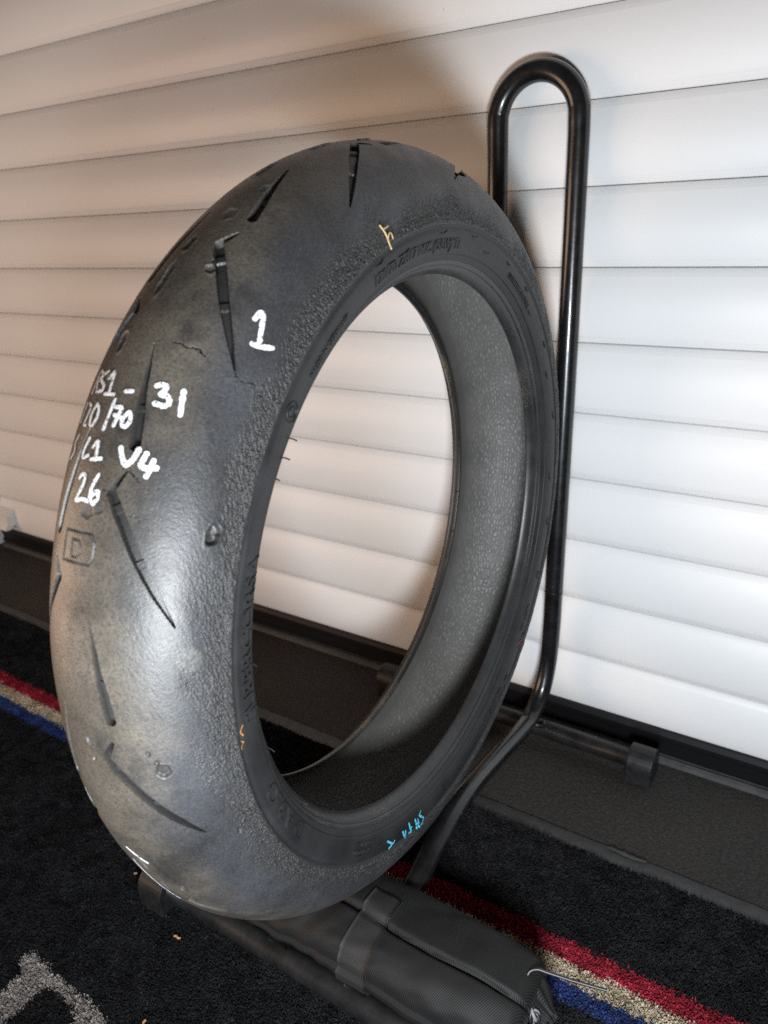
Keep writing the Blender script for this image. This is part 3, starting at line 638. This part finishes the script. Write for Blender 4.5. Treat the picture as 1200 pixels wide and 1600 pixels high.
# straw sprig on the shoulder
sg = empty('straw_sprig', tuple(TC + tread_pt(-17.0, 80, .001)), 'tiny dry yellow straw sprig stuck to the upper tyre shoulder', 'straw')
s0 = tread_pt(-17.0, 80, .001)
def spr(pts, r): tube('stalk', catmull([tread_pt(a, b, o) - s0 for a, b, o in pts], 5), r, M_straw, sg, 6)
spr([(-17.3, 72.5, .0016), (-17.3, 77, .003), (-17.1, 82, .003), (-16.6, 88, .002)], .0006)
spr([(-17.3, 75.2, .0025), (-16.9, 75.4, .0035), (-16.4, 75.2, .004)], .0004)
spr([(-17.2, 82, .003), (-16.8, 79, .004), (-16.3, 79.5, .004), (-16.1, 83, .0035)], .0004)
spr([(-17.2, 80, .003), (-17.3, 84, .0035), (-16.9, 87, .003)], .00045)

# ---------------------------------------------------------------- bag
bag = empty('fabric_roll_bag', (-.27, -.418, .012), 'rolled black nylon drawstring bag lying across the stand in front of the tyre', 'bag')
bo = np.array([-.27, -.418, .012])
nx, na = 150, 160
bxs = np.linspace(-.43, -.140, nx); aa = np.linspace(0, 2 * np.pi, na, endpoint=False)
def bag_pt(x, a, off=0.0):
    x, a = np.broadcast_arrays(np.asarray(x, float), np.asarray(a, float))
    q = (x + .43) / .29
    endr = np.clip(1 - np.clip((q - .955) / .045, 0, 1) ** 2, 0, 1) ** .5 * .55 + .45
    endl = np.clip(1 - np.clip((.06 - q) / .06, 0, 1) ** 2, 0, 1) ** .5
    press = sstep(-.305, -.37, x)                       # squeezed flat under the tyre
    zt = .088 - .010 * press - .006 * sstep(-.19, -.14, x); zb = .034 - .020 * sstep(-.27, -.16, x)
    cz = (zt + zb) / 2; hz = (zt - zb) / 2; hy = .0455 + .003 * press
    cy = -.4185 + .002 * np.sin(x * 30)
    c, s = np.cos(a), np.sin(a); e = .78
    yy = np.sign(c) * np.abs(c) ** e; zz = np.sign(s) * np.abs(s) ** e
    wr = (vnoise(x / .018 + a * .8, a * 3.2, 41) - .5) * .0018 + (vnoise(x / .05, a * 1.5, 42) - .5) * .0030
    dw = (np.sin((x * 260 + a * 5.5) + 3 * vnoise(x / .03, a * 2, 43)) * .0007) * sstep(-.27, -.34, x)
    # flap edge along the top: rear half lies over the front half
    am = np.mod(a, 2 * np.pi); seam = 1.68 + .06 * np.sin(x * 25)
    step = -.0030 * sstep(seam - .01, seam + .03, am) * (am < 3.2) - .0070 * np.exp(-((am - seam - .025) / .028) ** 2)
    o = wr + dw + step + off
    y = cy + (hy * endr + o) * yy * endl; z = cz + (hz * endr + o) * zz * endl
    return np.stack([x + 0 * a, y, z], -1)
P = bag_pt(bxs[:, None], aa[None, :])
n_, m_ = P.shape[:2]
V = (P.reshape(-1, 3) - bo); F = [tuple(f) for f in gridF(n_, m_, False, True)]
F += [tuple(range(m_))[::-1], tuple(range((n_ - 1) * m_, n_ * m_))]
mesh_np('bag_body', V, F, M_bag, bag)
# webbing strap over the front
sa = np.linspace(1.30, 4.6, 60); sx = np.linspace(-.2925, -.2645, 8)
S1 = np.array([[bag_pt(x + (.012 * (a - 1.3) / 3.3 if False else 0), a, .0022 + .0004 * math.sin(a * 9)) for x in sx] for a in sa])
S2 = np.array([[bag_pt(x, a, .0006) for x in sx] for a in sa])
V = np.concatenate([S1.reshape(-1, 3), S2.reshape(-1, 3)]) - bo; n8 = len(sx); N1 = len(sa) * n8
F = [tuple(f) for f in gridF(len(sa), n8)] + [tuple(int(q) + N1 for q in f[::-1]) for f in gridF(len(sa), n8)]
for i in range(len(sa) - 1):
    for j, fl in ((0, 1), (n8 - 1, 0)):
        q = (i * n8 + j, (i + 1) * n8 + j, (i + 1) * n8 + j + N1, i * n8 + j + N1); F.append(q if fl else q[::-1])
F += [(j, j + 1, j + 1 + N1, j + N1) for j in range(n8 - 1)]
mesh_np('strap', V, F, M_web, bag)
# puckered mouth with cord
mouth = np.array([-.150, -.404, .058])
rings = []
for q in np.linspace(0, 1, 14):
    r = .0135 * (1 - .45 * q) * (1 + .25 * math.sin(q * 5)); c0 = mouth + np.array([.022, -.004, -.010]) * q
    a = np.linspace(0, 2 * np.pi, 48, endpoint=False); rr = r * (1 + .16 * np.sin(a * 9 + q * 3))
    rings.append(c0 + np.stack([.4 * rr * np.cos(a), rr * np.cos(a), rr * np.sin(a)], 1) + np.array([0, 0, 0]))
grid_obj('gathered_mouth', np.array(rings) - bo, M_bag, bag, wrapm=True)
knot = np.array([-.1395, -.418, .058])
for i, (rx, ph) in enumerate([(.0052, 0), (.0045, .7), (.0050, 1.6), (.0040, 2.4)]):
    a = np.linspace(0, 2 * np.pi, 22)
    ring = [knot + rx * (np.cos(q) * np.array([math.cos(ph), math.sin(ph), .2]) + np.sin(q) * np.array([-.2, .3 * math.cos(ph), 1])) + np.array([0, 0, (i - 1.5) * .0015]) for q in a]
    tube('knot_loop', np.array(ring) - bo, .0013, M_cordw if i % 2 else M_cord, bag, 8, caps=False)
cordp = [knot, (-.145, -.412, .068), (-.150, -.404, .079), (-.1455, -.398, .0815), (-.136, -.394, .079), (-.118, -.386, .073), (-.0965, -.3755, .066)]
cp = catmull(cordp, 7); tube('drawstring', cp - bo, .0014, M_cord, bag, 8); tube('drawstring', cp + np.array([.0002, -.0010, .0011]) - bo, .00045, M_cordw, bag, 8)
tube('cord_tail', catmull([knot, (-.134, -.425, .050), (-.128, -.428, .040), (-.122, -.425, .028)], 6) - bo, .0012, M_cord, bag, 8)

# ---------------------------------------------------------------- small litter on the mat
def chip(x, y, L_, lab, rz):
    pts = np.array([(-.5, 0, 0), (-.2, .12, .05), (.2, -.05, .08), (.5, .08, .02)]) * L_
    c, s = math.cos(rz), math.sin(rz); pts = pts @ np.array([[c, s, 0], [-s, c, 0], [0, 0, 1]])
    o = tube('wood_chip', catmull(pts, 4), [.0004, .0008, .0011, .0010, .0012, .0011, .0009, .0010, .0012, .0011, .0010, .0008, .0004], M_chip, None, 7); o.location = (x, y, .0105); tag(o, lab, 'wood chip', 'wood chips on the mat')
chip(-.4655, -.4905, .008, 'longer orange wood chip on the mat below the front crossbar', .2)
chip(-.560, -.4605, .003, 'tiny orange wood crumb on the mat beside the front foot cap', 1.0)
chip(-.4285, -.561, .0035, 'tiny orange wood crumb on the mat near the pale letter', 2.0)
